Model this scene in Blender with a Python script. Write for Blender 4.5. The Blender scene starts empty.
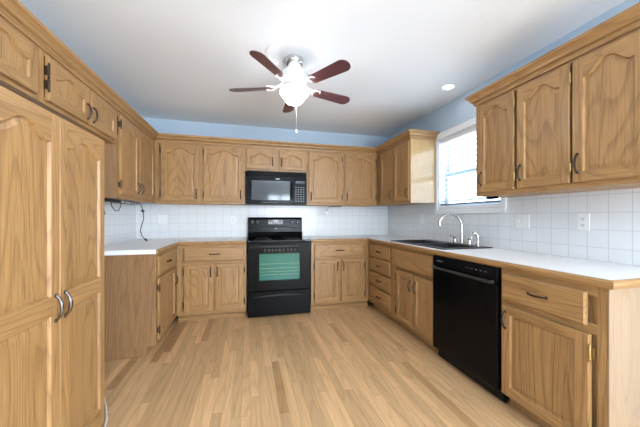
import bpy, bmesh, math, random
from mathutils import Vector, Matrix
PI = math.pi
random.seed(7)
C = bpy.context.scene.collection
S = bpy.context.scene

# ------------------------------------------------------------------ camera, world, lights, exposure
YAW = 0.25137
cam = bpy.data.cameras.new('camera'); cam.sensor_width = 36.0; cam.sensor_fit = 'HORIZONTAL'
cam.lens = 279.33 / 640 * 36.0; cam.shift_y = 3.9 / 640; cam.clip_start = .02
camo = bpy.data.objects.new('camera', cam); C.objects.link(camo)
camo.location = (0, 0, 1.189); camo.rotation_euler = (PI / 2, 0, -YAW)
S.camera = camo

W = bpy.data.worlds.new('sky'); S.world = W; W.use_nodes = True
bg = W.node_tree.nodes['Background']
bg.inputs[0].default_value = (.66, .83, 1.0, 1); bg.inputs[1].default_value = 6.0

def area(name, loc, rot, sx, sy, power, col):
    l = bpy.data.lights.new(name, 'AREA'); l.shape = 'RECTANGLE'; l.size = sx; l.size_y = sy
    l.energy = power; l.color = col
    o = bpy.data.objects.new(name, l); C.objects.link(o); o.location = loc; o.rotation_euler = rot
    return o
# daylight entering by the patio door (right wall, behind the camera), the rear window
area('daylight_patio_door', (2.12, -1.95, 1.08), (0, PI / 2 + .22, 0), 1.9, 2.0, 112, (.87, .94, 1.0))
area('daylight_rear_window', (1.4, -3.17, 1.35), (PI / 2 + .35, 0, 0), 1.3, 1.4, 85, (.87, .94, 1.0))

S.view_settings.view_transform = 'Standard'; S.view_settings.look = 'None'
S.view_settings.gamma = 1.0; S.view_settings.use_curve_mapping = False
S.view_settings.exposure = 0.63

# ------------------------------------------------------------------ materials
def new_mat(name):
    m = bpy.data.materials.new(name); m.use_nodes = True
    nt = m.node_tree
    return m, nt, nt.nodes['Principled BSDF']
def N(nt, t, **kw):
    n = nt.nodes.new(t)
    for k, v in kw.items(): setattr(n, k, v)
    return n
def plain(name, col, rough=.5, metal=0, spec=.5, bump=0, bscale=80, coat=0):
    m, nt, b = new_mat(name)
    b.inputs['Base Color'].default_value = (*col, 1); b.inputs['Roughness'].default_value = rough
    b.inputs['Metallic'].default_value = metal; b.inputs['Specular IOR Level'].default_value = spec
    b.inputs['Coat Weight'].default_value = coat
    tc = N(nt, 'ShaderNodeTexCoord'); no = N(nt, 'ShaderNodeTexNoise')
    no.inputs['Scale'].default_value = bscale; no.inputs['Detail'].default_value = 4
    nt.links.new(tc.outputs['Object'], no.inputs['Vector'])
    if bump:
        bp = N(nt, 'ShaderNodeBump'); bp.inputs['Strength'].default_value = bump; bp.inputs['Distance'].default_value = .004
        nt.links.new(no.outputs['Fac'], bp.inputs['Height']); nt.links.new(bp.outputs['Normal'], b.inputs['Normal'])
    # faint procedural tone variation
    mx = N(nt, 'ShaderNodeMix', data_type='RGBA')
    mx.inputs['A'].default_value = (*[c * .96 for c in col], 1); mx.inputs['B'].default_value = (*[min(1, c * 1.04) for c in col], 1)
    nt.links.new(no.outputs['Fac'], mx.inputs['Factor']); nt.links.new(mx.outputs['Result'], b.inputs['Base Color'])
    return m
def emis(name, col, st):
    m, nt, b = new_mat(name)
    b.inputs['Base Color'].default_value = (*col, 1)
    b.inputs['Emission Color'].default_value = (*col, 1); b.inputs['Emission Strength'].default_value = st
    return m
def math_n(nt, op, a, b=None):
    n = N(nt, 'ShaderNodeMath', operation=op)
    for i, v in enumerate((a, b)):
        if v is None: continue
        if isinstance(v, (int, float)): n.inputs[i].default_value = v
        else: nt.links.new(v, n.inputs[i])
    return n.outputs[0]
def wood(name, light, dark, axis='Z', rough=.44, contrast=1.0, tone_amt=.25, coat=.06, ringk=30.0):
    """varnished oak: stretched contour rings give the cathedral figure, fine pores run along the grain"""
    m, nt, b = new_mat(name); L = nt.links.new
    tc = N(nt, 'ShaderNodeTexCoord'); oi = N(nt, 'ShaderNodeObjectInfo')
    at = N(nt, 'ShaderNodeAttribute', attribute_name='grain')
    off = math_n(nt, 'ADD', math_n(nt, 'MULTIPLY', oi.outputs['Random'], 37.0), math_n(nt, 'MULTIPLY', at.outputs['Fac'], 23.0))
    cmb = N(nt, 'ShaderNodeCombineXYZ')
    for i in range(3): L(off, cmb.inputs[i])
    add = N(nt, 'ShaderNodeVectorMath', operation='ADD'); L(tc.outputs['Object'], add.inputs[0]); L(cmb.outputs[0], add.inputs[1])
    def mapped(a, c):
        mp = N(nt, 'ShaderNodeMapping'); sc = [c, c, c]; sc['XYZ'.index(axis)] = a
        mp.inputs['Scale'].default_value = sc; L(add.outputs[0], mp.inputs['Vector']); return mp.outputs[0]
    n1 = N(nt, 'ShaderNodeTexNoise'); n1.inputs['Scale'].default_value = 1; n1.inputs['Detail'].default_value = 1.5; n1.inputs['Roughness'].default_value = .35
    L(mapped(.42, 3.6), n1.inputs['Vector'])
    ring = math_n(nt, 'FRACT', math_n(nt, 'MULTIPLY', n1.outputs['Fac'], ringk))
    rr = N(nt, 'ShaderNodeValToRGB'); e = rr.color_ramp.elements
    e[0].position = 0; e[0].color = (0, 0, 0, 1); e[1].position = .35; e[1].color = (1, 1, 1, 1)
    k = e.new(.92); k.color = (.85, .85, .85, 1); k = e.new(1.0); k.color = (0, 0, 0, 1)
    L(ring, rr.inputs[0])
    n2 = N(nt, 'ShaderNodeTexNoise'); n2.inputs['Scale'].default_value = 1; n2.inputs['Detail'].default_value = 3
    L(mapped(6.0, 170.0), n2.inputs['Vector'])
    n3 = N(nt, 'ShaderNodeTexNoise'); n3.inputs['Scale'].default_value = 1; n3.inputs['Detail'].default_value = 2
    L(mapped(1.2, 22.0), n3.inputs['Vector'])
    f = math_n(nt, 'ADD', math_n(nt, 'MULTIPLY', rr.outputs[0], .34 * contrast), math_n(nt, 'MULTIPLY', n2.outputs['Fac'], 1.1 * contrast))
    f = math_n(nt, 'ADD', f, math_n(nt, 'MULTIPLY', n3.outputs['Fac'], .45 * contrast))
    f = math_n(nt, 'ADD', f, .5 - .92 * contrast)
    mx = N(nt, 'ShaderNodeMix', data_type='RGBA'); L(f, mx.inputs['Factor'])
    mx.inputs['A'].default_value = (*dark, 1); mx.inputs['B'].default_value = (*light, 1)
    hs = N(nt, 'ShaderNodeHueSaturation'); L(mx.outputs['Result'], hs.inputs['Color'])
    wn = N(nt, 'ShaderNodeTexWhiteNoise', noise_dimensions='1D'); L(off, wn.inputs['W'])
    L(math_n(nt, 'ADD', math_n(nt, 'MULTIPLY', wn.outputs['Value'], tone_amt), 1 - tone_amt / 2), hs.inputs['Value'])
    L(hs.outputs[0], b.inputs['Base Color'])
    b.inputs['Roughness'].default_value = rough; b.inputs['Coat Weight'].default_value = coat; b.inputs['Coat Roughness'].default_value = .16
    bp = N(nt, 'ShaderNodeBump'); bp.inputs['Strength'].default_value = .12; bp.inputs['Distance'].default_value = .002
    L(n2.outputs['Fac'], bp.inputs['Height']); L(bp.outputs[0], b.inputs['Normal'])
    return m
OAK_L, OAK_D = (.485, .274, .105), (.175, .080, .026)
oak = wood('honey_oak', OAK_L, OAK_D, 'Z', tone_amt=.12)
oakh = wood('honey_oak_rail', OAK_L, OAK_D, 'X', tone_amt=.12)
oaky = wood('honey_oak_deep', OAK_L, OAK_D, 'Y', tone_amt=.12)
ply = wood('oak_end_panel', (.37, .205, .095), (.17, .085, .035), 'Z', tone_amt=.05, contrast=.9, rough=.4)
daylitpanel = wood('daylit_oak_panel', (.43, .30, .19), (.31, .20, .11), 'Z', tone_amt=.05, contrast=.8, rough=.35)  # strong daylight on the end panel is put into its pale colour
cornerpanel = wood('golden_end_panel', (.56, .36, .165), (.42, .25, .10), 'Z', tone_amt=.05, contrast=.6, rough=.2, coat=.5)
floor_m = wood('oak_floor', (.75, .48, .25), (.44, .25, .11), 'Y', rough=.33, tone_amt=.30, coat=.15, contrast=.9, ringk=16)
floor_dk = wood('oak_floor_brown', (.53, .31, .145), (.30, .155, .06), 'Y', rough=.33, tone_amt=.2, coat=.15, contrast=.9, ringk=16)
gap_m = plain('floor_gap', (.10, .055, .025), .8)
bladem = wood('mahogany_blade', (.14, .052, .058), (.05, .017, .022), 'X', rough=.3, tone_amt=.1)
white = plain('white_laminate', (.92, .925, .93), .35)
trimw = plain('white_paint', (.85, .87, .89), .4)
bluew = plain('blue_wall_paint', (.46, .57, .675), .6, bump=.15, bscale=200)
ceil_m = plain('ceiling_texture', (.88, .92, .96), .9, bump=.6, bscale=90)  # faint blue daylight cast is put into the white paint
black = plain('black_enamel', (.004, .004, .0045), .2, spec=.09)
blackm = plain('black_plastic', (.006, .006, .007), .38, spec=.2)
handlem = plain('black_handle_sheen', (.022, .022, .023), .28, spec=.5)
blackg = plain('black_glass', (.004, .004, .005), .05, spec=.35)
grey = plain('grey_control', (.10, .103, .106), .35)
mark = plain('pale_print', (.75, .75, .75), .5)
sinkm = plain('black_composite', (.018, .019, .021), .3)
chrome = plain('chrome', (.52, .52, .52), .16, metal=1)
steel = plain('brushed_nickel', (.62, .61, .60), .28, metal=1)
darkn = plain('dark_nickel', (.17, .16, .15), .25, metal=1)
bronze = plain('antique_bronze', (.06, .04, .03), .38, metal=.75)
brass = plain('aged_brass', (.42, .29, .12), .35, metal=.9)
plate = plain('white_plastic', (.84, .84, .82), .35)
slot_m = plain('dark_slot', (.05, .05, .05), .6)
cordb = plain('black_cable', (.02, .02, .02), .5)
cordw = plain('white_cable', (.8, .8, .78), .45)
blindm = plain('blind_vinyl', (.86, .88, .90), .45)
sashb = plain('sky_shaded_sash', (.45, .58, .66), .4)  # blue-grey of sky-lit shade is put into the sash colour
teal = plain('oven_teal_enamel', (.03, .17, .14), .4)
steelrack = plain('oven_rack_wire', (.55, .52, .30), .3, metal=.6)
def glass_mat(name, tint, gl):
    m, nt, b = new_mat(name); nt.nodes.remove(b)
    t = N(nt, 'ShaderNodeBsdfTransparent'); t.inputs[0].default_value = (*tint, 1)
    g = N(nt, 'ShaderNodeBsdfGlossy'); g.inputs['Roughness'].default_value = .03
    mx = N(nt, 'ShaderNodeMixShader'); mx.inputs[0].default_value = gl
    nt.links.new(t.outputs[0], mx.inputs[1]); nt.links.new(g.outputs[0], mx.inputs[2])
    nt.links.new(mx.outputs[0], nt.nodes['Material Output'].inputs[0]); return m
glassm = glass_mat('window_glass', (.94, .97, 1), .06)
ovenglass = glass_mat('oven_glass', (.78, .92, .89), .014)
globe_m = emis('lit_white_glass', (1, .97, .95), 22.0)
lamp_m = emis('lit_lamp', (1, .97, .92), 25.0)
def tile_mat(name, along):
    m, nt, b = new_mat(name); L = nt.links.new
    tc = N(nt, 'ShaderNodeTexCoord'); sp = N(nt, 'ShaderNodeSeparateXYZ'); L(tc.outputs['Object'], sp.inputs[0])
    cb = N(nt, 'ShaderNodeCombineXYZ'); L(sp.outputs['XYZ'.index(along)], cb.inputs[0]); L(sp.outputs[2], cb.inputs[1])
    br = N(nt, 'ShaderNodeTexBrick', offset=0.0, squash=1.0); L(cb.outputs[0], br.inputs['Vector'])
    br.inputs['Scale'].default_value = 1; br.inputs['Brick Width'].default_value = .111; br.inputs['Row Height'].default_value = .111
    br.inputs['Mortar Size'].default_value = .0022; br.inputs['Mortar Smooth'].default_value = .2
    br.inputs['Color1'].default_value = (.78, .79, .795, 1); br.inputs['Color2'].default_value = (.80, .81, .815, 1)
    br.inputs['Mortar'].default_value = (.62, .635, .65, 1)
    L(br.outputs['Color'], b.inputs['Base Color']); b.inputs['Roughness'].default_value = .22
    bp = N(nt, 'ShaderNodeBump', invert=True); bp.inputs['Strength'].default_value = .5; bp.inputs['Distance'].default_value = .002
    L(br.outputs['Fac'], bp.inputs['Height']); L(bp.outputs[0], b.inputs['Normal'])
    return m
tileX, tileY = tile_mat('white_tile_x', 'X'), tile_mat('white_tile_y', 'Y')

# ------------------------------------------------------------------ mesh helpers
class MB:
    def __init__(s): s.v = []; s.f = []; s.m = []; s.g = []
    def face(s, idx, mat=0, g=0.): s.f.append(list(idx)); s.m.append(mat); s.g.append(g)
    def quad(s, pts, mat=0, g=0.):
        n = len(s.v); s.v += [tuple(p) for p in pts]; s.face(range(n, n + len(pts)), mat, g)
    def box(s, x0, x1, y0, y1, z0, z1, mat=0, g=None):
        if g is None: g = random.random()
        n = len(s.v)
        s.v += [(x, y, z) for z in (z0, z1) for y in (y0, y1) for x in (x0, x1)]
        for q in ((0, 2, 3, 1), (4, 5, 7, 6), (0, 1, 5, 4), (2, 6, 7, 3), (0, 4, 6, 2), (1, 3, 7, 5)):
            s.face([n + i for i in q], mat, g)
        return s
    def tube(s, pts, r, seg=8, mat=0, cap=True):
        pts = [Vector(p) for p in pts]; rs = r if isinstance(r, (list, tuple)) else [r] * len(pts)
        rings = []; up = None
        for i, p in enumerate(pts):
            t = (pts[min(i + 1, len(pts) - 1)] - pts[max(i - 1, 0)]).normalized()
            if up is None:
                up = Vector((0, 0, 1)) if abs(t.z) < .9 else Vector((1, 0, 0))
            a = t.cross(up)
            if a.length < 1e-4: a = t.cross(Vector((.3, 1, .2)))
            a.normalize(); b = a.cross(t).normalized(); up = b
            n = len(s.v)
            for k in range(seg):
                an = 2 * PI * k / seg; q = p + (a * math.cos(an) + b * math.sin(an)) * rs[i]; s.v.append(tuple(q))
            rings.append(n)
        g = random.random()
        for i in range(len(rings) - 1):
            for k in range(seg):
                k2 = (k + 1) % seg
                s.face((rings[i] + k, rings[i] + k2, rings[i + 1] + k2, rings[i + 1] + k), mat, g)
        if cap:
            s.face([rings[0] + k for k in range(seg)][::-1], mat, g); s.face([rings[-1] + k for k in range(seg)], mat, g)
        return s
    def lathe(s, prof, c=(0, 0, 0), seg=24, mat=0, axis='Z', flute=0, nfl=8, ring=False):
        g = random.random(); rows = []
        for r, h in prof:
            n = len(s.v)
            for k in range(seg):
                an = 2 * PI * k / seg; rr = r * (1 + flute * math.cos(nfl * an))
                a, b = rr * math.cos(an), rr * math.sin(an)
                p = {'Z': (a, b, h), 'Y': (a, h, b), 'X': (h, a, b)}[axis]
                s.v.append((p[0] + c[0], p[1] + c[1], p[2] + c[2]))
            rows.append(n)
        for i in range(len(rows) - 1):
            for k in range(seg):
                k2 = (k + 1) % seg; s.face((rows[i] + k, rows[i] + k2, rows[i + 1] + k2, rows[i + 1] + k), mat, g)
        if ring:
            for k in range(seg):
                k2 = (k + 1) % seg; s.face((rows[-1] + k, rows[-1] + k2, rows[0] + k2, rows[0] + k), mat, g)
            return s
        s.face([rows[0] + k for k in range(seg)][::-1], mat, g); s.face([rows[-1] + k for k in range(seg)], mat, g)
        return s
    def extrude(s, poly, fn, w0, w1, mat=0):
        """prism: 2-D polygon (u, v) between w0 and w1, fn maps (u, v, w) to a point"""
        g = random.random(); n = len(s.v); k = len(poly)
        s.v += [fn(u, v, w0) for u, v in poly] + [fn(u, v, w1) for u, v in poly]
        s.face(range(n, n + k), mat, g); s.face(range(n + 2 * k - 1, n + k - 1, -1), mat, g)
        for i in range(k):
            j = (i + 1) % k; s.face((n + i, n + k + i, n + k + j, n + j), mat, g)
        return s
    def cells(s, us, vs, solid, w0, w1, fn, mat=0):
        """slab on a grid of cells, only its outside faces"""
        g = random.random(); nu, nv = len(us) - 1, len(vs) - 1
        ok = lambda i, j: 0 <= i < nu and 0 <= j < nv and solid(i, j)
        for i in range(nu):
            for j in range(nv):
                if not ok(i, j): continue
                a, b, c, d = us[i], us[i + 1], vs[j], vs[j + 1]
                s.quad([fn(a, c, w1), fn(b, c, w1), fn(b, d, w1), fn(a, d, w1)], mat, g)
                s.quad([fn(a, c, w0), fn(a, d, w0), fn(b, d, w0), fn(b, c, w0)], mat, g)
                if not ok(i - 1, j): s.quad([fn(a, c, w0), fn(a, c, w1), fn(a, d, w1), fn(a, d, w0)], mat, g)
                if not ok(i + 1, j): s.quad([fn(b, c, w0), fn(b, d, w0), fn(b, d, w1), fn(b, c, w1)], mat, g)
                if not ok(i, j - 1): s.quad([fn(a, c, w0), fn(b, c, w0), fn(b, c, w1), fn(a, c, w1)], mat, g)
                if not ok(i, j + 1): s.quad([fn(a, d, w0), fn(a, d, w1), fn(b, d, w1), fn(b, d, w0)], mat, g)
        return s
    def sweep(s, path, prof, mat=0, out=1):
        """profile (out, z) along a horizontal polyline with mitred corners; out = +1 offsets to the right of travel"""
        P = [Vector((x, y)) for x, y in path]; n = len(P); rows = []
        for i in range(n):
            d0 = (P[i] - P[i - 1]).normalized() if i else (P[1] - P[0]).normalized()
            d1 = (P[i + 1] - P[i]).normalized() if i < n - 1 else d0
            n0 = Vector((d0.y, -d0.x)) * out; n1 = Vector((d1.y, -d1.x)) * out
            mt = (n0 + n1); mt = mt / mt.dot(n0) if mt.length > 1e-6 else n0
            rows.append([(P[i].x + mt.x * o, P[i].y + mt.y * o, z) for o, z in prof])
        for i in range(n - 1):
            b = len(s.v); k = len(prof); s.v += rows[i] + rows[i + 1]; g = random.random()
            for j in range(k):
                j2 = (j + 1) % k; s.face((b + j, b + j2, b + k + j2, b + k + j), mat if isinstance(mat, int) else mat[i], g)
            if i == 0: s.face(range(b, b + k), 0, g)
            if i == n - 2: s.face(range(b + 2 * k - 1, b + k - 1, -1), 0, g)
        return s
    def build(s, name, mats, parent=None, bevel=0, seg=1, smooth=False, weld=True):
        me = bpy.data.meshes.new(name); me.from_pydata(s.v, [], s.f)
        if not isinstance(mats, (list, tuple)): mats = [mats]
        for m in mats: me.materials.append(m)
        me.polygons.foreach_set('material_index', s.m)
        at = me.attributes.new('grain', 'FLOAT', 'FACE'); at.data.foreach_set('value', s.g)
        bm = bmesh.new(); bm.from_mesh(me)
        if weld: bmesh.ops.remove_doubles(bm, verts=bm.verts, dist=1e-5)
        bmesh.ops.recalc_face_normals(bm, faces=bm.faces); bm.to_mesh(me); bm.free()
        o = bpy.data.objects.new(name, me); C.objects.link(o)
        if parent: o.parent = parent
        if smooth:
            me.polygons.foreach_set('use_smooth', [True] * len(me.polygons))
            me.set_sharp_from_angle(angle=math.radians(40))
        if bevel:
            b = o.modifiers.new('bevel', 'BEVEL'); b.width = bevel; b.segments = seg; b.limit_method = 'ANGLE'; b.angle_limit = math.radians(40)
        me.update(); return o
def tag(o, label, cat, group=None):
    o['label'] = label; o['category'] = cat
    if group: o['group'] = group
    return o
def thing(name, label, cat, loc=(0, 0, 0), rz=0, group=None):
    o = bpy.data.objects.new(name, None); C.objects.link(o); o.location = loc; o.rotation_euler = (0, 0, rz)
    o.empty_display_size = .1
    return tag(o, label, cat, group)
def struct(o, label=None):
    o['kind'] = 'structure'
    if label: o['label'] = label; o['category'] = label.split()[-1]
    return o
IDN = lambda u, v, w: (u, v, w)
YZX = lambda u, v, w: (w, u, v)        # u along Y, v along Z
XZY = lambda u, v, w: (u, w, v)        # u along X, v along Z

# ------------------------------------------------------------------ dimensions of the room
XL, XR, YB, YREAR, ZC = -1.39, 2.15, 4.033, -3.2, 2.465
CT = .914
UB, UT = 1.357, 2.120                  # wall cabinets: bottom, top
T = .14

# ------------------------------------------------------------------ room shell
fl = MB(); fl.box(XL - T, XR + T, YREAR - T, YB + T, -.12, -.003, 1)
rows = int((XR - XL) / .057) + 2
for i in range(rows):
    x0 = XL - .02 + i * .057; x1 = min(x0 + .0563, XR); y = YREAR - random.random()
    x0 = max(x0, XL)
    if x1 <= x0: continue
    while y < YB:
        y2 = y + random.uniform(.45, 1.5)
        a, b = max(y, YREAR), min(y2 - .001, YB)
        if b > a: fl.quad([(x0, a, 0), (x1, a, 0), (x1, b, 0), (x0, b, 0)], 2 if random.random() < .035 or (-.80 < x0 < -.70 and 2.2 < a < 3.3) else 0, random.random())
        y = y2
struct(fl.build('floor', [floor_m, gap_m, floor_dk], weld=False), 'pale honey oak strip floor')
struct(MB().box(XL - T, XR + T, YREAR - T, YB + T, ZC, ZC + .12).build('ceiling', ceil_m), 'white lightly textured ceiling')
struct(MB().box(XL - T, XR + T, YB, YB + T, 0, ZC).build('wall_back', bluew), 'blue painted back wall')
struct(MB().box(XL - T, XL, YREAR, YB, 0, ZC).build('wall_left', bluew), 'blue painted left wall')
WY0, WY1, WZ0, WZ1 = 1.975, 2.815, 1.27, 2.095
ys = [YREAR, -3.0, -.9, WY0, WY1, YB]; zs = [0, .02, WZ0, 2.06, WZ1, ZC]
hole = lambda i, j: (i == 1 and j in (1, 2)) or (i == 3 and j in (2, 3))
struct(MB().cells(ys, zs, lambda i, j: not hole(i, j), XR, XR + T, YZX).build('wall_right', bluew), 'blue painted right wall')
xs = [XL - T, .70, 2.08, XR + T]; zs = [0, .6, 2.1, ZC]
struct(MB().cells(xs, zs, lambda i, j: not (i == 1 and j == 1), YREAR - T, YREAR, XZY).build('wall_rear', trimw), 'white rear wall')
# tiled backsplash
TH = .007
struct(MB().box(XL + TH, XR - TH, YB - TH, YB, CT + .001, UB).build('trim_1', tileX), 'white square tile backsplash on back wall')
struct(MB().box(XL, XL + TH, 2.66, YB, CT + .001, UB).build('trim_2', tileY), 'white square tile backsplash on left wall')
tb = MB(); tb.cells([.87, 1.92, 2.87, YB - TH], [CT + .001, 1.228, UB], lambda i, j: not (i == 1 and j == 1), XR - TH, XR, YZX)
struct(tb.build('trim_3', tileY), 'white square tile backsplash on right wall')

# ------------------------------------------------------------------ window over the sink
win = thing('window_1', 'white framed window over the sink', 'window', (XR, (WY0 + WY1) / 2, WZ0)); win['kind'] = 'structure'
hw = (WY1 - WY0) / 2; hh = WZ1 - WZ0
f = MB()
for a, b, z0, z1 in ((-hw - .055, -hw, -.04, hh + .065), (hw, hw + .035, -.04, hh + .065), (-hw, hw, hh, hh + .065)):
    f.box(-.016, -.0005, a, b, z0, z1)
f.box(-.022, -.0005, -hw - .055, hw + .035, -.042, .0); f.box(-.0004, .075, -hw + .0125, hw - .0125, .0125, .045)
f.build('window_casing', trimw, win, .003)
f = MB()
for a, b, z0, z1 in ((-hw, -hw + .012, 0, hh), (hw - .012, hw, 0, hh), (-hw, hw, hh - .012, hh), (-hw, hw, 0, .012)):
    f.box(.001, T, a, b, z0, z1)
f.build('window_jamb', trimw, win)
f = MB()
for z0, z1, x in ((.012, .43, .085), (.39, hh - .012, .11)):
    f.box(x, x + .022, -hw + .012, -hw + .05, z0, z1); f.box(x, x + .022, hw - .05, hw - .012, z0, z1)
    f.box(x, x + .022, -hw + .05, hw - .05, z0, z0 + .045); f.box(x, x + .022, -hw + .05, hw - .05, z1 - .04, z1)
f.build('sash', sashb, win, .002)
g = MB(); g.box(.094, .097, -hw + .05, hw - .05, .05, .40); g.box(.119, .122, -hw + .05, hw - .05, .42, hh - .05)
g.build('window_glass', glassm, win)
bl = thing('window_blind', 'white horizontal slat blind hanging in the window over the sink', 'blind', (XR + .035, (WY0 + WY1) / 2, WZ0))
MB().box(-.024, .024, -hw + .016, hw - .016, hh - .055, hh - .014).build('head_rail', blindm, bl, .003)
s = MB(); z = .10; k = 0
while z < hh - .07:
    a = math.radians(-14); dx, dz = .025 * math.cos(a), .025 * math.sin(a)
    s.extrude([(-dx, z + dz * -1), (dx, z + dz), (dx, z + dz + .003), (-dx, z - dz + .003)], lambda u, v, w: (u, w, v), -hw + .018, hw - .018)
    z += .054
s.build('slats', blindm, bl)
MB().box(-.022, .022, -hw + .018, hw - .018, .055, .075).build('bottom_rail', plain('blind_rail_grey', (.22, .25, .27), .4), bl, .003)
for y in (-.28, .28): MB().tube([(-.024, y, .06), (-.024, y, hh - .05)], .0012, 5).build('ladder_cord', cordw, bl)
# openings behind the camera
for nm, lab, loc, y0, y1, z0, z1, mp in (('door_1', 'white glazed patio door', (XR, 0, 0), -3.0, -.9, .02, 2.06, YZX), ('window_2', 'white framed rear window', (0, YREAR - T, 0), .70, 2.08, .6, 2.1, XZY)):
    d = thing(nm, lab, lab.split()[-1], loc); d['kind'] = 'structure'
    m = MB(); n = 3; L_ = [y0 + (y1 - y0) * i / n for i in range(n + 1)]
    for i, y in enumerate(L_):
        a, b = (y, y + .05) if i == 0 else ((y - .05, y) if i == n else (y - .03, y + .03))
        m.extrude([(a, z0), (b, z0), (b, z1), (a, z1)], mp, .03, .09)
    m.extrude([(y0, z0), (y1, z0), (y1, z0 + .06), (y0, z0 + .06)], mp, .03, .09)
    m.extrude([(y0, z1 - .06), (y1, z1 - .06), (y1, z1), (y0, z1)], mp, .03, .09)
    m.build('frame', trimw, d)
    MB().extrude([(y0 + .05, z0 + .06), (y1 - .05, z0 + .06), (y1 - .05, z1 - .06), (y0 + .05, z1 - .06)], mp, .058, .061).build('glass', glassm, d)
sb = MB()
for r in ((XL, XL + .012, YREAR, .95), (XR - .012, XR, -.88, .86)): sb.box(r[0], r[1], r[2], r[3], 0, .09)
struct(sb.build('baseboard_sides', trimw, None, .003), 'white baseboard')

# ------------------------------------------------------------------ cabinet parts (local frame: front faces -Y at y = 0, x to the right, z up)
def inset(loop, d):
    n = len(loop); out = []
    for i in range(n):
        a, b, c = Vector(loop[i - 1]), Vector(loop[i]), Vector(loop[(i + 1) % n])
        e0 = (b - a).normalized(); e1 = (c - b).normalized()
        n0 = Vector((-e0.y, e0.x)); n1 = Vector((-e1.y, e1.x)); m = n0 + n1
        m = m / max(m.dot(n0), .35) if m.length > 1e-6 else n0
        out.append((b.x + m.x * d, b.y + m.y * d))
    return out
def arch_pts(xl, xr, zs, A, n=22):
    pts = []
    for i in range(n + 1):
        u = 1 - i / n; t = min(u, 1 - u) / .5
        t = min(1, max(0, (t - .12) / .80)); sft = t * t * (3 - 2 * t)
        pts.append((xl + (xr - xl) * u, zs + A * sft))
    return pts
def door_mesh(w, h, sw=.055, br=.055, tr=.05, arch=.05, mids=(), t=.02):
    """frame-and-raised-panel door with stiles, rails and an arched (or square) panel; x 0..w, z 0..h, back at y = 0"""
    m = MB(); c = .004; F = -t
    o = [(0, 0), (w, 0), (w, h), (0, h)]; oi = [(c, c), (w - c, c), (w - c, h - c), (c, h - c)]
    g0 = random.random()
    for i in range(4):
        j = (i + 1) % 4; mt = 0 if i % 2 else 1
        m.quad([(*o[i][:1], 0, o[i][1]), (o[j][0], 0, o[j][1]), (o[j][0], F + c, o[j][1]), (o[i][0], F + c, o[i][1])], mt, g0)
        m.quad([(o[i][0], F + c, o[i][1]), (o[j][0], F + c, o[j][1]), (oi[j][0], F, oi[j][1]), (oi[i][0], F, oi[i][1])], mt, g0)
    m.quad([(x, 0, z) for x, z in o], 0, g0)
    xl, xr = sw, w - sw
    spans = []; z = br
    for zm0, zm1 in mids: spans.append((z, zm0, 0)); z = zm1
    spans.append((z, h - tr - arch, arch))
    P = lambda p, y=F: (p[0], y, p[1])
    for x, xo, sgn in ((xl, c, 1), (xr, w - c, -1)):
        pts = [(xo, c), (x, c)]
        for a, b, A in spans: pts += [(x, a), (x, b)]
        pts += [(x, h - c), (xo, h - c)]
        m.quad([P(p) for p in pts], 0, random.random())
    zprev = c; top = [(xl, c), (xr, c)]
    lastarc = None
    for a, b, A in spans:
        bottom = [(xl, zprev), (xr, zprev)] if lastarc is None else lastarc
        m.quad([P(p) for p in bottom + [(xr, a), (xl, a)]], 1, random.random())
        arc = arch_pts(xl, xr, b, A) if A else [(xr, b), (xl, b)]
        lastarc = arc[::-1]
        loop = [(xl, a), (xr, a)] + arc
        g = random.random(); prev = loop; py = F
        for d, y in ((.002, F + .002), (.006, F + .011), (.012, F + .011), (.030, F + .0075)):
            nx = inset(loop, d)
            for i in range(len(loop)):
                j = (i + 1) % len(loop); m.quad([P(prev[i], py), P(prev[j], py), P(nx[j], y), P(nx[i], y)], 0, g)
            prev, py = nx, y
        m.quad([P(p, py) for p in prev], 0, g)
        zprev = b
    m.quad([P(p) for p in lastarc + [(xr, h - c), (xl, h - c)]], 1, random.random())
    return m
_shared = {}
def shared(name, mat, parent, loc, maker, rot=(0, 0, 0), smooth=True):
    key = (maker.__name__, mat.name)
    if key not in _shared:
        o = maker().build(name, mat, parent, smooth=smooth); _shared[key] = o.data
    else:
        o = bpy.data.objects.new(name, _shared[key]); C.objects.link(o); o.parent = parent
    o.location = loc; o.rotation_euler = rot; return o
def pull_v():
    m = MB(); n = 12; L_ = .05
    pts = [(0, -.004 - .019 * math.sin(PI * i / n) ** .7 if 0 < i < n else -.002, -L_ + 2 * L_ * i / n) for i in range(n + 1)]
    m.tube(pts, [.0065 if i in (0, n) else .0042 + .0025 * math.sin(PI * i / n) for i in range(n + 1)], 8)
    for z in (-L_, L_): m.lathe([(.008, 0), (.009, -.003), (.006, -.006), (.0, -.008)], (0, 0, z), 10, axis='Y')
    return m
def hinge_m():
    m = MB()
    m.tube([(0, -.020, -.03), (0, -.020, .03)], .0062, 8)
    for z in (-.036, .036): m.lathe([(.0, -.006), (.006, -.002), (.0045, .003), (.0, .007)] if z > 0 else [(0, -.007), (.0045, -.003), (.006, .002), (0, .006)], (0, -.020, z), 8)
    m.box(-.004, .012, -.0105, -.0005, -.024, .024)
    return m
def add_door(cab, x0, x1, z0, z1, arch=.058, pull=None, hinge=None, pullz=None, mids=(), pmat=None, hmat=None, sw=None, tr=.048, br=None, label=None):
    w, h = x1 - x0, z1 - z0
    d = door_mesh(w, h, sw or min(.056, w * .17), br or .056, tr, arch, mids).build('door', [oak, oakh], cab)
    d.location = (x0, -.0008, z0)
    if pull:
        px = w - .028 if pull == 'R' else .028
        shared('handle', pmat or bronze, d, (px, -.0205, pullz - z0), pull_v)
    if hinge:
        hx = -.003 if hinge == 'L' else w + .003
        for hz in ((.085, h - .085)):
            q = shared('hinge', hmat or bronze, d, (hx, .0, hz), hinge_m, (0, 0, 0 if hinge == 'R' else 0))
    return d
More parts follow.
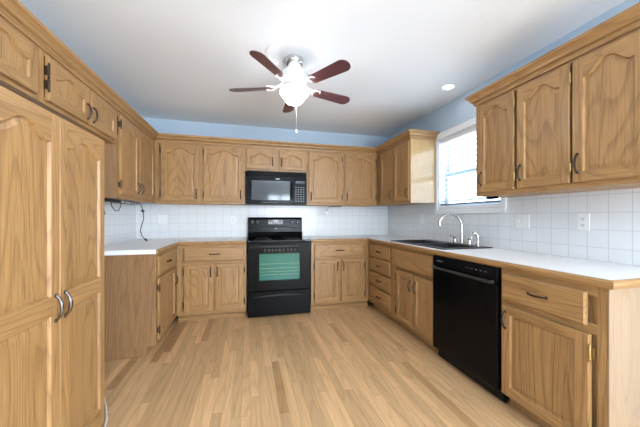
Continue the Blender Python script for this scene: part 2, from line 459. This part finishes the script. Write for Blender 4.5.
def add_drawer(cab, x0, x1, z0, z1, pull=True, name='drawer'):
    w, h = x1 - x0, z1 - z0; c = .007; t = .02
    m = MB(); g = random.random()
    o = [(0, 0), (w, 0), (w, h), (0, h)]; i1 = [(c, c), (w - c, c), (w - c, h - c), (c, h - c)]
    for i in range(4):
        j = (i + 1) % 4
        m.quad([(o[i][0], 0, o[i][1]), (o[j][0], 0, o[j][1]), (o[j][0], -t + c, o[j][1]), (o[i][0], -t + c, o[i][1])], 0, g)
        m.quad([(o[i][0], -t + c, o[i][1]), (o[j][0], -t + c, o[j][1]), (i1[j][0], -t, i1[j][1]), (i1[i][0], -t, i1[i][1])], 0, g)
    m.quad([(x, -t, z) for x, z in i1], 0, g); m.quad([(x, 0, z) for x, z in o], 0, g)
    d = m.build(name, oakh, cab); d.location = (x0, -.0008, z0)
    if pull: shared('handle', bronze, d, (w / 2, -.0205, h / 2), pull_v, (0, PI / 2, 0))
    return d
def carcass(cab, w, d, h, toe=0, bay=False, rails=(), stile=.04):
    """plain box, recessed toe kick on base units, and an oak face frame with upright stiles and level rails"""
    m = MB(); ff = .019
    if bay:                             # open bay behind the face frame for the sink bowls
        m.box(0, w, ff, .06, toe, h, 0); m.box(0, w, .0605, d, toe, .70, 0)
    else: m.box(0, w, ff, d, toe, h, 0)
    if toe: m.box(0, w, .065, d, 0, toe - .0005, 0)
    m.build('body', oak, cab)
    f = MB(); z0, z1 = toe, h; y0, y1 = .001, ff - .0005
    f.box(0, stile, y0, y1, z0, z1, 0); f.box(w - stile, w, y0, y1, z0, z1, 0)
    zz = [z0, z0 + .045] if toe else [z0, z0 + .035]
    f.box(stile, w - stile, y0, y1, z0, zz[1], 1); f.box(stile, w - stile, y0, y1, z1 - .05, z1, 1)
    for r_ in rails: f.box(stile, w - stile, y0, y1, r_ - .025, r_ + .025, 1)
    f.box(w / 2 - .03, w / 2 + .03, y0 + .0004, y1, zz[1], z1 - .05, 0)
    f.build('face_frame', [oak, oakh], cab, .001)
RB, RL_, RR_ = 0, PI / 2, -PI / 2
# wall cabinet faces: back Y=3.708, left X=-1.077 (+x local = +Y), right X=1.804 (+x local = -Y)
def wall_cab(label, side, a, b, z0=UB, z1=UT, group='oak wall cabinets'):
    if side == 'B': loc, rz, w, d = (a, YB - .325, z0), RB, b - a, .324
    if side == 'L': loc, rz, w, d = (XL + .313, a, z0), RL_, b - a, .312
    if side == 'R': loc, rz, w, d = (XR - .346, b, z0), RR_, b - a, .345
    cab = thing('wall_cabinet', label, 'cabinet', loc, rz, group)
    carcass(cab, w, d, z1 - z0)
    return cab
dz0, dz1 = .030, UT - UB - .045
pz = .115
# left wall: short units over the tall cabinet and the gap
c = wall_cab('short oak wall cabinet above the near half of the tall panelled cabinet', 'L', .88, 1.806, 1.808)
add_door(c, .045, .45, .022, .27, .05, 'R', None, .10); add_door(c, .475, .89, .022, .27, .05, 'L', None, .10)
c = wall_cab('short oak wall cabinet with two arched doors above the empty gap', 'L', 1.807, 2.706, 1.808)
add_door(c, .045, .447, .022, .27, .05, 'R', 'L', .10); add_door(c, .468, .862, .022, .27, .05, 'L', 'R', .10)
for sgn in ():
    pass
c = wall_cab('full height oak wall cabinet with two arched doors on the left wall', 'L', 2.713, YB - .327)
add_door(c, .035, .445, dz0, dz1, .058, 'R', 'L', .12); add_door(c, .475, .925, dz0, dz1, .058, 'L', None, .12)
pn = MB().box(-.004, -.0005, .0, .311, 0, UT - UB).build('end_panel', ply, c); pn['label'] = 'brown weathered side panel'
# back wall
c = wall_cab('leftmost single-door oak wall cabinet on the back wall', 'B', XL + .314, -.556)
add_door(c, -1.011 + 1.076, -.585 + 1.076, dz0, dz1, .058, 'R', 'L', .12)
c = wall_cab('single-door oak wall cabinet immediately left of the black microwave', 'B', -.555, -.040)
add_door(c, .022, .490, dz0, dz1, .058, 'R', 'L', .12)
c = wall_cab('low oak wall cabinet with two small doors directly above the black microwave', 'B', -.039, .766, 1.785)
add_door(c, .012, .375, .03, UT - 1.785 - .05, .05, 'R', None, .13, sw=.05); add_door(c, .435, .785, .03, UT - 1.785 - .05, .05, 'L', None, .13, sw=.05)
c = wall_cab('single-door oak wall cabinet immediately right of the black microwave', 'B', .767, 1.284)
add_door(c, .028, .496, dz0, dz1, .058, 'L', 'R', .12)
c = wall_cab('rightmost single-door oak wall cabinet on the back wall', 'B', 1.285, XR - .347)
add_door(c, .022, .490, dz0, dz1, .058, 'L', 'R', .12)
# right wall corner unit (local x runs towards the camera)
yb = YB - .326
c = wall_cab('oak wall cabinet between the back corner and the sink window', 'R', 2.849, yb)
add_door(c, yb - 3.56, yb - 3.235, dz0, dz1, .058, 'R', None, .12, sw=.05); add_door(c, yb - 3.20, yb - 2.862, dz0, dz1, .058, 'R', None, .12, sw=.05)
w_ = yb - 2.849
pn = MB().box(w_ + .0005, w_ + .004, 0, .344, 0, UT - UB).build('end_panel', cornerpanel, c); pn['label'] = 'pale golden varnished side panel'
# right wall near unit
c = wall_cab('large three-door oak wall cabinet at right between window and photo edge', 'R', .83, 1.895)
for x0, x1 in ((.045, .350), (.372, .698), (.712, 1.030)):
    add_door(c, x0, x1, dz0, dz1, .062, 'L', 'R', .135, hmat=brass, sw=.052)
# crown mouldings
prof = [(.001, UT + .001), (.001, UT - .022), (.012, UT - .022), (.014, UT - .006), (.022, UT + .004), (.026, UT + .020), (.040, UT + .036), (.050, UT + .044), (.052, UT + .062), (.045, UT + .062), (.0, UT + .012)]
prof = [(.0, UT + .001), (.022 + .0, UT + .001), (.024, UT + .006), (.030, UT + .012), (.033, UT + .024), (.046, UT + .038), (.056, UT + .044), (.058, UT + .062), (-.02, UT + .062)]
prof = [(-.02, UT + .001), (.004, UT + .001)] + prof[2:]
lo = [(.0012, UT - .026), (.010, UT - .026), (.012, UT - .010), (.018, UT - .004), (.018, UT + .0005), (.0012, UT + .0005)]
p1 = [(XL + .313, .88), (XL + .313, YB - .325), (XR - .346, YB - .325), (XR - .346, 2.844), (XR - .001, 2.844)]
cr = MB(); cr.sweep(p1, prof, [0, 1, 0, 1]); cr.sweep(p1, lo, [0, 1, 0, 1])
tag(cr.build('crown_moulding', [oaky, oakh]), 'long oak crown moulding running over the left, back and corner wall cabinets', 'moulding', None)
p2 = [(XR - .001, 1.896), (XR - .346, 1.896), (XR - .346, .83)]
cr = MB(); cr.sweep(p2, prof, [1, 0]); cr.sweep(p2, lo, [1, 0])
tag(cr.build('crown_moulding', [oaky, oakh]), 'short oak crown moulding over the three-door wall cabinet at right', 'moulding', None)

# tall panelled cabinet at far left
PX, PY0, PY1, PH = -.77, 1.0, 1.757, 1.607
c = thing('tall_cabinet', 'tall free-standing oak cabinet with two long panelled doors at far left', 'cabinet', (PX, PY0, 0), RL_)
carcass(c, PY1 - PY0, PX - XL - .02, PH, .06, stile=.02)
mid = [(.80 - .09, .875 - .09)]
add_door(c, .010, .3765, .09, PH - .004, .05, 'R', None, .825, mid, darkn, sw=.05, br=.095, tr=.065)
add_door(c, .3785, .747, .09, PH - .004, .05, 'L', None, .825, mid, darkn, sw=.046, br=.095, tr=.065)

# ------------------------------------------------------------------ base cabinets
TOE, BH = .085, .874
BXL, BYB, BXR = -.775, 3.425, 1.55      # face planes
dr0, dr1, do0, do1 = .688, .846, .118, .655
def base_cab(label, loc, rz, w, d, group='oak base cabinets', bay=False):
    c = thing('base_cabinet', label, 'cabinet', loc, rz, group); carcass(c, w, d, BH, TOE, bay, (.67,)); return c
# left run (end panel faces the camera)
LY = 2.675
c = base_cab('oak base cabinet on the left wall with one drawer over one door', (BXL, LY + .006, 0), RL_, BYB - LY - .006, BXL - XL - .001)
add_drawer(c, .05, .62, dr0, dr1); add_door(c, .05, .62, do0, do1, 0, 'R', 'L', .53)
pn = MB(); pn.box(-.0055, -.0005, 0, .60, TOE, BH); pn.box(-.0055, -.0005, .06, .60, .004, TOE); pn = pn.build('end_panel', ply, c); pn['label'] = 'greyish brown veneered side panel'
MB().box(-.0055, -.0005, -.004, -.0002, TOE, BH).build('corner_strip', oak, c)
# back left
c = base_cab('oak base cabinet immediately left of the black range with two doors', (BXL + .001, BYB, 0), RB, -.022 - BXL - .001, YB - BYB - .001)
x = lambda v: v - BXL - .001
add_drawer(c, x(-.700), x(-.050), dr0, dr1); add_door(c, x(-.700), x(-.388), do0, do1, 0, 'R', 'L', .565); add_door(c, x(-.372), x(-.050), do0, do1, 0, 'L', 'R', .565)
MB().box(.001, .753, .05, .0645, 0, .05).build('toe_strip', oakh, c)
# back right
c = base_cab('oak base cabinet between the black range and the right corner', (.765, BYB, 0), RB, BXR - .766, YB - BYB - .001)
x = lambda v: v - .765
add_drawer(c, x(.805), x(1.475), dr0, dr1); add_door(c, x(.805), x(1.132), do0, do1, 0, 'R', 'L', .565); add_door(c, x(1.158), x(1.475), do0, do1, 0, 'L', 'R', .565)
MB().box(.001, .784, .05, .0645, 0, .05).build('toe_strip', oakh, c)
# right run: drawer stack, sink base, dishwasher gap, near unit
RD = XR - BXR - .001
c = base_cab('narrow oak base cabinet with a stack of four drawers', (BXR, BYB - .001, 0), RR_, BYB - .001 - 2.79, RD, bay=True)
y = lambda v: BYB - .001 - v
for a, b in ((.700, .846), (.520, .680), (.335, .500), (.125, .315)): add_drawer(c, y(3.375), y(2.835), a, b)
c = base_cab('oak sink base cabinet with two doors left of the dishwasher', (BXR, 2.789, 0), RR_, 2.789 - 2.072, RD, bay=True)
y = lambda v: 2.789 - v
add_drawer(c, y(2.775), y(2.085), dr0 - .02, dr1, False, 'false_drawer_front')
add_door(c, y(2.70), y(2.392), do0, .635, 0, 'R', 'L', .52); add_door(c, y(2.368), y(2.085), do0, .635, 0, 'L', None, .52)
NB0, NB1 = .885, 1.426
c = base_cab('nearest oak base cabinet at right of the dishwasher with one drawer and door', (BXR, NB1, 0), RR_, NB1 - NB0, RD)
y = lambda v: NB1 - v
add_drawer(c, y(1.408), y(.960), .682, .840); add_door(c, y(1.408), y(.945), .100, .645, 0, 'L', 'R', .56, hmat=brass)
pn = MB().box(NB1 - NB0 + .0005, NB1 - NB0 + .005, 0, RD - .002, .004, BH).build('end_panel', daylitpanel, c); pn['label'] = 'varnished side panel with daylight put into its colour'
# shoe strip along the right run
# ------------------------------------------------------------------ countertops with oak front edge
TP0 = .876
def counter(label, us, vs, solid, edges):
    t = thing('countertop', label, 'countertop', (0, 0, 0))
    m = MB(); m.cells(us, vs, solid, TP0, CT, IDN); m.build('slab', white, t)
    e = MB()
    for path, mats in edges:
        e.sweep(path, [(.0005, TP0 - .002), (.0005, CT), (.012, CT), (.019, CT - .008), (.019, CT - .022), (.010, TP0 - .002)], mats)
    q = e.build('edge_trim', [oaky, oakh], t); q['label'] = 'honey oak front edge'
    return t
CXL, CYB, CXR = -.763, 3.415, 1.54
counter('white L-shaped countertop left of the range', [XL, CXL, -.022], [2.66, CYB, YB - TH - .0005],
        lambda i, j: i == 0 or j == 1, [([(CXL, 2.66), (CXL, CYB), (-.022, CYB)], [0, 1])])
SX0, SX1, SY0, SY1 = 1.625, 2.070, 2.060, 2.920
counter('white L-shaped countertop right of the range around the black sink', [.765, CXR, SX0, SX1, XR - TH - .0005], [.868, SY0, SY1, CYB, YB - TH - .0005],
        lambda i, j: (j == 3 or i >= 1) and not (i == 2 and j == 1), [([(.765, CYB), (CXR, CYB), (CXR, .868), (XR - .001, .868)], [1, 0, 1])])

# ------------------------------------------------------------------ sink, faucet
sk = thing('sink', 'black double-bowl drop-in sink set in the right countertop', 'sink', (1.858, 2.49, CT))
m = MB(); ax, ay = .258, .460
us = [-ax, -.215, .140, ax]; vs = [-ay, -.415, -.02, .02, .415, ay]
m.cells(us, vs, lambda i, j: not (i == 1 and j in (1, 3)), .0005, .010, IDN); m.build('rim', sinkm, sk, .004, 2)
for y0, y1 in ((-.415, -.02), (.02, .415)):
    b = MB(); t_ = .004; x0, x1, zb = -.215, .140, -.17
    A = [(x0, y0), (x1, y0), (x1, y1), (x0, y1)]; B = [(x0 + .02, y0 + .02), (x1 - .02, y0 + .02), (x1 - .02, y1 - .02), (x0 + .02, y1 - .02)]
    for i in range(4):
        j = (i + 1) % 4
        b.quad([(*A[i], .004), (*A[j], .004), (*B[j], zb), (*B[i], zb)])
        b.quad([(A[i][0], A[i][1], .003), (A[j][0], A[j][1], .003), (B[j][0], B[j][1], zb - t_), (B[i][0], B[i][1], zb - t_)])
    b.quad([(*p, zb) for p in B]); b.quad([(*p, zb - t_) for p in B])
    bo = b.build('basin', sinkm, sk)
    MB().lathe([(.0, 0), (.042, 0), (.042, .003), (.03, .003), (.026, .001), (0, .001)], ((x0 + x1) / 2, (y0 + y1) / 2, zb + .001), 20).build('drain', steel, bo, smooth=True)
fx, fy, fz = 2.062, 2.345, CT + .0115
fc = thing('faucet', 'chrome gooseneck faucet with two lever handles behind the sink', 'faucet', (fx, fy, fz))
MB().extrude([(.026 * math.cos(a) , .105 * (1 if math.sin(a) > 0 else -1) + .026 * math.sin(a)) for a in [2 * PI * (i + .5) / 24 for i in range(24)]], IDN, 0, .009).build('base_plate', steel, fc, .002)
pts = [(0, 0, .009), (0, 0, .10), (0, 0, .19)]
R = .108
for i in range(1, 15):
    a = PI * i / 14 * .93; pts.append((-R + R * math.cos(a), .0 + .06 * i / 14, .19 + R * math.sin(a)))
pts.append((pts[-1][0] + .004, pts[-1][1], pts[-1][2] - .035))
sp = MB(); sp.tube(pts, [.019, .0135, .011] + [.0105] * 13 + [.012, .012], 12); sp.lathe([(.024, .009), (.022, .02), (.016, .05), (.013, .07)], (0, 0, 0), 16)
sp.build('spout', chrome, fc, smooth=True)
for sgn in (-1, 1):
    h = MB(); h.lathe([(.022, .009), (.021, .02), (.014, .045), (.017, .058), (.010, .068), (0, .07)], (0, sgn * .098, 0), 16)
    h.tube([(0, sgn * .098, .060), (-.012, sgn * .12, .068), (-.022, sgn * .150, .072)], [.006, .0055, .007], 8)
    h.build('lever_handle', chrome, fc, smooth=True)
sp = thing('side_sprayer', 'chrome side sprayer standing right of the faucet', 'sprayer', (fx + .0, fy - .20, fz))
MB().lathe([(.022, 0), (.022, .006), (.015, .02), (.013, .05), (.0, .052)], (0, 0, 0), 16).build('holder', chrome, sp, smooth=True)
h = MB(); h.tube([(0, 0, .05), (0, 0, .085), (-.004, .004, .105), (-.02, .014, .118), (-.038, .022, .116)], [.011, .012, .013, .011, .013], 10); h.build('spray_head', chrome, sp, smooth=True)

# ------------------------------------------------------------------ range
RX0, RX1, RYF, RYB = -.012, .752, 3.372, YB - TH - .003
rg = thing('range', 'black electric range with teal oven window between the back base cabinets', 'stove', ((RX0 + RX1) / 2, RYF, 0))
hw = (RX1 - RX0) / 2 - .003; dp = RYB - RYF
m = MB(); m.box(-hw, hw, .04, dp - .03, .03, .895); 
m.build('body', black, rg, .003)
for sx in (-1, 1):
    for yy in (.09, dp - .09): MB().lathe([(.018, 0), (.018, .03)], (sx * (hw - .05), yy, 0), 10).build('levelling_foot', blackm, rg)
ct = MB(); ct.box(-hw - .001, hw + .001, .008, dp - .03, .8955, CT + .004); ct = ct.build('cooktop', blackg, rg, .005, 2)
for ex, ey, er in ((-.19, .17, .10), (.19, .17, .085), (-.19, .42, .075), (.19, .42, .10)):
    MB().lathe([(er, 0), (er, .0006), (er - .008, .0006), (er - .006, 0)], (ex, ey, CT + .0045), 28, ring=True).build('burner_ring', grey, ct)
# backguard with knobs and clock
bgd = MB(); bgd.extrude([(dp - .115, CT + .0045), (dp - .03, CT + .0045), (dp - .03, 1.190), (dp - .075, 1.190), (dp - .098, 1.165), (dp - .105, .985), (dp - .125, .965)], lambda u, v, w: (w, u, v), -hw + .006, hw - .006)
bgd = bgd.build('backguard', black, rg, .004)
yk = dp - .104
for kx in (-.315, -.245, .225, .305):
    kb = MB(); kb.lathe([(.026, .002), (.026, -.006), (.019, -.010), (.018, -.026), (.014, -.029), (0, -.029)], (kx, yk, 1.125), 18, axis='Y'); kb.box(kx - .004, kx + .004, yk - .034, yk - .026, 1.108, 1.142)
    kn = kb.build('knob', handlem, bgd)
    MB().box(kx - .0012, kx + .0012, yk - .0352, yk - .0345, 1.126, 1.141).build('knob_mark', mark, bgd)
MB().box(-.105, .105, yk - .006, yk + .002, 1.092, 1.160).build('control_display', grey, bgd, .003)
dm = MB(); dm.box(-.035, .035, yk - .0075, yk - .0065, 1.128, 1.150)
dm.build('clock_screen', blackg, bgd)
km = MB()
for i in range(6):
    for j in range(2): km.box(-.09 + i * .033 - .006, -.09 + i * .033 + .008, yk - .0075, yk - .0065, 1.098 + j * .013, 1.105 + j * .013)
km.build('control_marks', mark, bgd)
MB().box(-.016, .016, dp - .1165, dp - .108, 1.03, 1.037).build('badge', mark, bgd)
tr_ = MB(); tr_.tube([(-.33 + .66 * i / 16, dp - .108 - .006, 1.062 - .03 * abs(2 * i / 16 - 1) ** 2.5) for i in range(17)], .005, 8); tr_.build('curved_trim', handlem, bgd, smooth=True)
# oven door with window opening: cells leave the opening
od = MB(); od.cells([-hw + .002, -.245, .245, hw - .002], [.315, .435, .755, .885], lambda i, j: not (i == 1 and j == 1), 0, .0385, XZY)
od = od.build('oven_door', black, rg, .004)
cav = MB()
cav.box(-.245, .245, .036, .0385, .435, .755)
cav.build('oven_interior', teal, od)
rk = MB()
for z in (.50, .535, .575, .63):
    rk.tube([(-.24, .030, z), (.24, .030, z)], .0025, 6)
rk.build('oven_rack', steelrack, od)
MB().box(-.244, .244, .006, .010, .436, .754).build('oven_window', ovenglass, od)
hd = MB(); hd.tube([(-.335, .0, .845), (-.33, -.035, .845), (-.30, -.048, .846), (0, -.052, .848), (.30, -.048, .846), (.33, -.035, .845), (.335, 0, .845)], [.013, .013, .012, .012, .012, .013, .013], 10)
hd.build('oven_handle', handlem, od, smooth=True)
vs_ = MB()
for i in range(9): vs_.box(-.18 + i * .045 - .014, -.18 + i * .045 + .014, -.0012, .002, .775, .812)
vs_.build('vent_slots', blackg, od)
sd = MB().box(-hw + .002, hw - .002, .0, .0385, .014, .308).build('storage_drawer', black, rg, .004)
hd = MB(); hd.tube([(-.31 + .62 * i / 20, -.002 - .022 * math.sin(PI * i / 20) ** .6 if 0 < i < 20 else .002, .245 + .022 * math.sin(PI * i / 20)) for i in range(21)], [.004 + .007 * math.sin(PI * i / 20) for i in range(21)], 8)
hd.build('drawer_handle', handlem, sd, smooth=True)

# ------------------------------------------------------------------ microwave
mw = thing('microwave', 'black over-the-range microwave under the low wall cabinet', 'microwave', (.3635, YB - .40, UB))
hw = .385; H = 1.783 - UB
MB().box(-hw, hw, .022, .395, .0, H).build('body', blackm, mw, .003)
md = MB(); md.cells([-hw, -.325, .165, .215], [.012, .055, .305, H - .062], lambda i, j: not (i == 1 and j == 1), 0, .0215, XZY)
md = md.build('door', black, mw, .003)
MB().box(-.3245, .1645, .004, .021, .0555, .3045).build('door_window', plain('smoked_glass', (.02, .024, .027), .06, spec=.5), md)
hm = MB(); hm.tube([(.19, .0, .07), (.19, -.022, .08), (.19, -.026, .18), (.19, -.022, .28), (.19, 0, .29)], .007, 8); hm.build('handle', black, md, smooth=True)
MB().box(-.02, .03, -.0015, .0005, .325, .333).build('badge', mark, md)
MB().box(-.20, .02, -.0012, .0005, .022, .026).build('lower_highlight_strip', grey, md)  # grey strip painted in as a highlight on the door
cp = MB().box(.2165, hw, .0, .0215, .012, H - .062).build('control_panel', black, mw, .003)
km = MB()
for i in range(4):
    for j in range(7): km.box(.242 + i * .034 - .009, .242 + i * .034 + .009, -.0012, .0005, .04 + j * .030, .052 + j * .030)
km.build('keypad', grey, cp)
MB().box(.238, .365, -.0012, .0005, .275, .31).build('clock_screen', blackg, cp)
vg = MB(); vg.box(-hw, hw, .006, .0215, H - .060, H - .001)
for i in range(3): vg.box(-hw + .01, hw - .01, .0, .0065, H - .054 + i * .018, H - .044 + i * .018)
vg.build('vent_grille', black, mw, .002)

# ------------------------------------------------------------------ dishwasher
dw = thing('dishwasher', 'black dishwasher under the right countertop', 'dishwasher', (BXR - .006, 2.068, 0), RR_)
w = .638
MB().box(.006, w - .006, .03, .57, .015, .868).build('body', blackm, dw)
MB().box(.004, w - .004, .05, .065, 0, .085).build('toe_panel', blackm, dw)
dd = MB().box(.003, w - .003, -.022, .0295, .095, .765).build('door', black, dw, .005, 2)
cp = MB().box(.003, w - .003, -.022, .0295, .770, .868).build('control_panel', black, dw, .004)
hd = MB(); hd.tube([(.03, -.020, .775), (.035, -.045, .775), (.06, -.05, .776), (w - .06, -.05, .776), (w - .035, -.045, .775), (w - .03, -.020, .775)], (.010), 8); hd.build('handle', handlem, dw, smooth=True)
MB().box(.06, .13, -.0232, -.0222, .825, .835).build('badge', grey, cp)
for i in range(5): MB().box(.38 + i * .04, .40 + i * .04, -.0232, -.0222, .826, .832).build('button', grey, cp)

# ------------------------------------------------------------------ ceiling fan and ceiling light
FX, FY = .355, 2.205
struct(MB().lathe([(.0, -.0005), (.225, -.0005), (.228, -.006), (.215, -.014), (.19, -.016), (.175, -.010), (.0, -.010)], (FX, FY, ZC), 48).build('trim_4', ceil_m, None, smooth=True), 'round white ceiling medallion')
fan = thing('ceiling_fan', 'white ceiling fan with five dark mahogany blades and lit glass shade', 'ceiling fan', (FX, FY, ZC))
MB().lathe([(.0, -.0105), (.066, -.0105), (.070, -.018), (.070, -.045), (.060, -.058), (.0, -.058)], (0, 0, 0), 32).build('canopy', steel, fan, smooth=True)
MB().lathe([(.0, -.0585), (.045, -.0585), (.052, -.075), (.058, -.10), (.088, -.12), (.108, -.14), (.112, -.170), (.10, -.20), (.075, -.222), (.0, -.222)], (0, 0, 0), 32).build('motor_housing', trimw, fan, smooth=True)
MB().lathe([(.0, -.2225), (.06, -.2225), (.058, -.240), (.098, -.250), (.104, -.256), (.104, -.262), (0, -.262)], (0, 0, 0), 28).build('light_fitter', trimw, fan, smooth=True)
bd = MB()
for i in range(14):
    a = 2 * PI * i / 14
    bd.tube([(.1135 * math.cos(a + d_), .1135 * math.sin(a + d_), -.17 + h_) for d_, h_ in ((0, -.022), (.13, 0), (0, .022), (-.13, 0), (0, -.022))], .0032, 6)
bd.build('filigree_band', steel, fan, smooth=True)
sh = MB().lathe([(.0, -.2625), (.100, -.2625), (.112, -.268), (.115, -.280), (.108, -.296), (.092, -.315), (.077, -.334), (.066, -.352), (.054, -.366), (.030, -.374), (.0, -.376)], (0, 0, 0), 40, flute=.04, nfl=5).build('light_shade', globe_m, fan, smooth=True)
for k in range(5):
    a = math.radians(88 + 72 * k)
    ir = MB(); ir.tube([(.095, 0, -.205), (.13, 0, -.225), (.165, 0, -.238)], [.010, .008, .008], 8)
    for sg in (-1, 1): ir.tube([(.15, 0, -.236), (.175, sg * .03, -.239), (.215, sg * .035, -.239), (.235, 0, -.239)], .006, 6)
    ir = ir.build('blade_iron', trimw, fan, smooth=True); ir.rotation_euler = (0, 0, a)
    pl = []
    n = 10
    for i in range(n + 1):
        t = PI / 2 - PI * i / n; pl.append((.480 + .055 * math.cos(t), .054 * math.sin(t)))
    pl += [(.20, -.042), (.185, -.032), (.185, .032), (.20, .042)]
    tl = math.radians(-13)
    b = MB().extrude(pl, lambda u, v, w: (u, v * math.cos(tl) - 0, -.2455 + v * math.sin(tl) + w), 0, .006).build('blade', bladem, fan); b.rotation_euler = (0, 0, a)
ch = MB(); ch.tube([(.02, .055, -.25), (.03, .08, -.27), (.032, .09, -.40), (.032, .09, -.545)], .0014, 6); ch.build('pull_chain', steel, fan)
MB().lathe([(0, -.578), (.007, -.572), (.009, -.56), (.005, -.546), (0, -.544)], (.032, .09, 0), 12).build('chain_fob', trimw, fan, smooth=True)
rl = thing('recessed_light', 'round white recessed ceiling light lit near the sink window', 'ceiling light', (1.89, 2.33, ZC))
MB().lathe([(.045, -.001), (.062, -.001), (.066, -.005), (.060, -.008), (.047, -.006)], (0, 0, 0), 32, ring=True).build('trim_ring', trimw, rl, smooth=True)
MB().lathe([(0, -.001), (.0445, -.001), (.044, -.004), (0, -.005)], (0, 0, 0), 28).build('lens', lamp_m, rl)

# ------------------------------------------------------------------ outlets and switches
def wall_plate(label, cat, loc, rz, kind, gangs=1, name=None):
    t = thing(name or ('light_switch' if cat == 'switch' else 'outlet'), label, cat, loc, rz)
    w = .035 + .023 * (gangs - 1)
    MB().box(-w, w, -.006, -.0005, -.057, .057).build('cover_plate', plate, t, .002)
    for g_ in range(gangs):
        cx = (g_ - (gangs - 1) / 2) * .046
        if kind == 'outlet':
            o = MB()
            for z in (-.02, .02): o.lathe([(.016, -.0062), (.016, -.0085), (0, -.0085)], (cx, 0, z), 16, axis='Y')
            o.build('socket', plate, t)
            sl = MB()
            for z in (-.02, .02):
                for dx in (-.006, .006): sl.box(cx + dx - .0015, cx + dx + .0015, -.0092, -.0086, z - .003, z + .006)
                sl.box(cx - .002, cx + .002, -.0092, -.0086, z - .011, z - .007)
            sl.build('slots', slot_m, t)
        else:
            o = MB(); o.box(cx - .008, cx + .008, -.0075, -.0062, -.016, .016); o.box(cx - .004, cx + .004, -.016, -.0078, -.002, .008); o.build('toggle', plate, t, .001)
    return t
yw = YB - TH
wall_plate('white double switch plate on the tile below the near wall cabinet', 'switch', (XR - TH, 1.775, 1.155), RR_, 'switch', 2)
wall_plate('white electrical outlet on the right tile wall nearest the camera', 'outlet', (XR - TH, 1.352, 1.158), RR_, 'outlet')
wall_plate('white single switch plate on the tile left of the faucet', 'switch', (XR - TH, 3.12, 1.165), RR_, 'switch')
wall_plate('white electrical outlet on the back tile just left of the range', 'outlet', (-.204, yw, 1.16), RB, 'outlet')
wall_plate('white double cover plate on the back tile near the left corner', 'switch', (-1.08, yw, 1.165), RB, 'switch', 2)

# ------------------------------------------------------------------ under-cabinet lights, cables, cord
ul = thing('under_cabinet_light', 'dark strip light under the left wall cabinet with dangling black cables', 'light', (-1.22, 2.80, UB - .0008), RL_)
MB().box(.0, .74, -.02, .03, -.028, -.0005).build('housing', blackm, ul, .003)
cb = MB(); cb.tube([(.10, -.024, -.02), (.12, -.024, -.07), (.18, -.024, -.105), (.25, -.024, -.105), (.30, -.024, -.06), (.31, -.024, -.02)], .004, 6); cb.build('cable', cordb, ul, smooth=True)
cb = MB(); cb.tube([(.07, .034, -.02), (.08, .034, -.06), (.10, .034, -.10), (.12, .034, -.14)], [.004, .004, .009, .007], 6); cb.build('cable', cordb, ul, smooth=True)
hg = MB()
for i in range(5): hg.box(.32 + i * .08, .36 + i * .08, -.03, -.0205, -.026, -.008)
hg.build('bracket', steel, ul)
cd = MB(); pts = [(-1.20, 3.56, UB - .004), (-1.17, 3.57, 1.32), (-1.155, 3.57, 1.25), (-1.15, 3.57, 1.17), (-1.17, 3.57, 1.10), (-1.185, 3.57, 1.04), (-1.165, 3.57, .975), (-1.14, 3.57, .945)]
cd.tube(pts, .0045, 8)
cd = cd.build('hanging_cord', cordb, None, smooth=True); tag(cd, 'black power cord hanging from the left wall cabinet down to the countertop', 'cord')
pg = MB(); pg.tube([(-1.14, 3.57, .945), (-1.115, 3.57, .925)], [.011, .012], 8); pg.build('plug', cordb, cd)
pg = MB(); pg.tube([(-1.168, 3.565, 1.275), (-1.148, 3.565, 1.25)], .013, 8); pg.build('inline_switch', cordb, cd)
ul = thing('under_cabinet_light', 'small grey strip light with dangling white plug right of the microwave', 'light', (1.12, 3.80, UB - .0008))
MB().box(.0, .17, -.02, .02, -.018, -.0005).build('housing', grey, ul, .003)
cb = MB(); cb.tube([(.0, 0, -.012), (-.02, 0, -.03), (-.045, 0, -.07), (-.055, 0, -.085)], .004, 6); cb.build('cable', grey, ul, smooth=True)
MB().box(-.075, -.035, -.012, .012, -.125, -.085).build('plug', plate, ul, .004)
ul = thing('under_cabinet_light', 'slim black strip light under the three-door wall cabinet at right', 'light', (1.90, 1.84, UB - .0008), RR_)
MB().box(-.03, .05, -.02, .02, -.02, -.0005).build('housing', blackm, ul, .003)
wc = MB(); wc.tube([(-1.0, 2.25, .006), (-.93, 2.15, .006), (-.86, 2.02, .006), (-.805, 1.90, .006), (-.775, 1.80, .006), (-.74, 1.72, .006), (-.745, 1.60, .006)], .006, 8)
tag(wc.build('floor_cord', cordw, None, smooth=True), 'white cord lying on the floor beside the tall cabinet', 'cord')
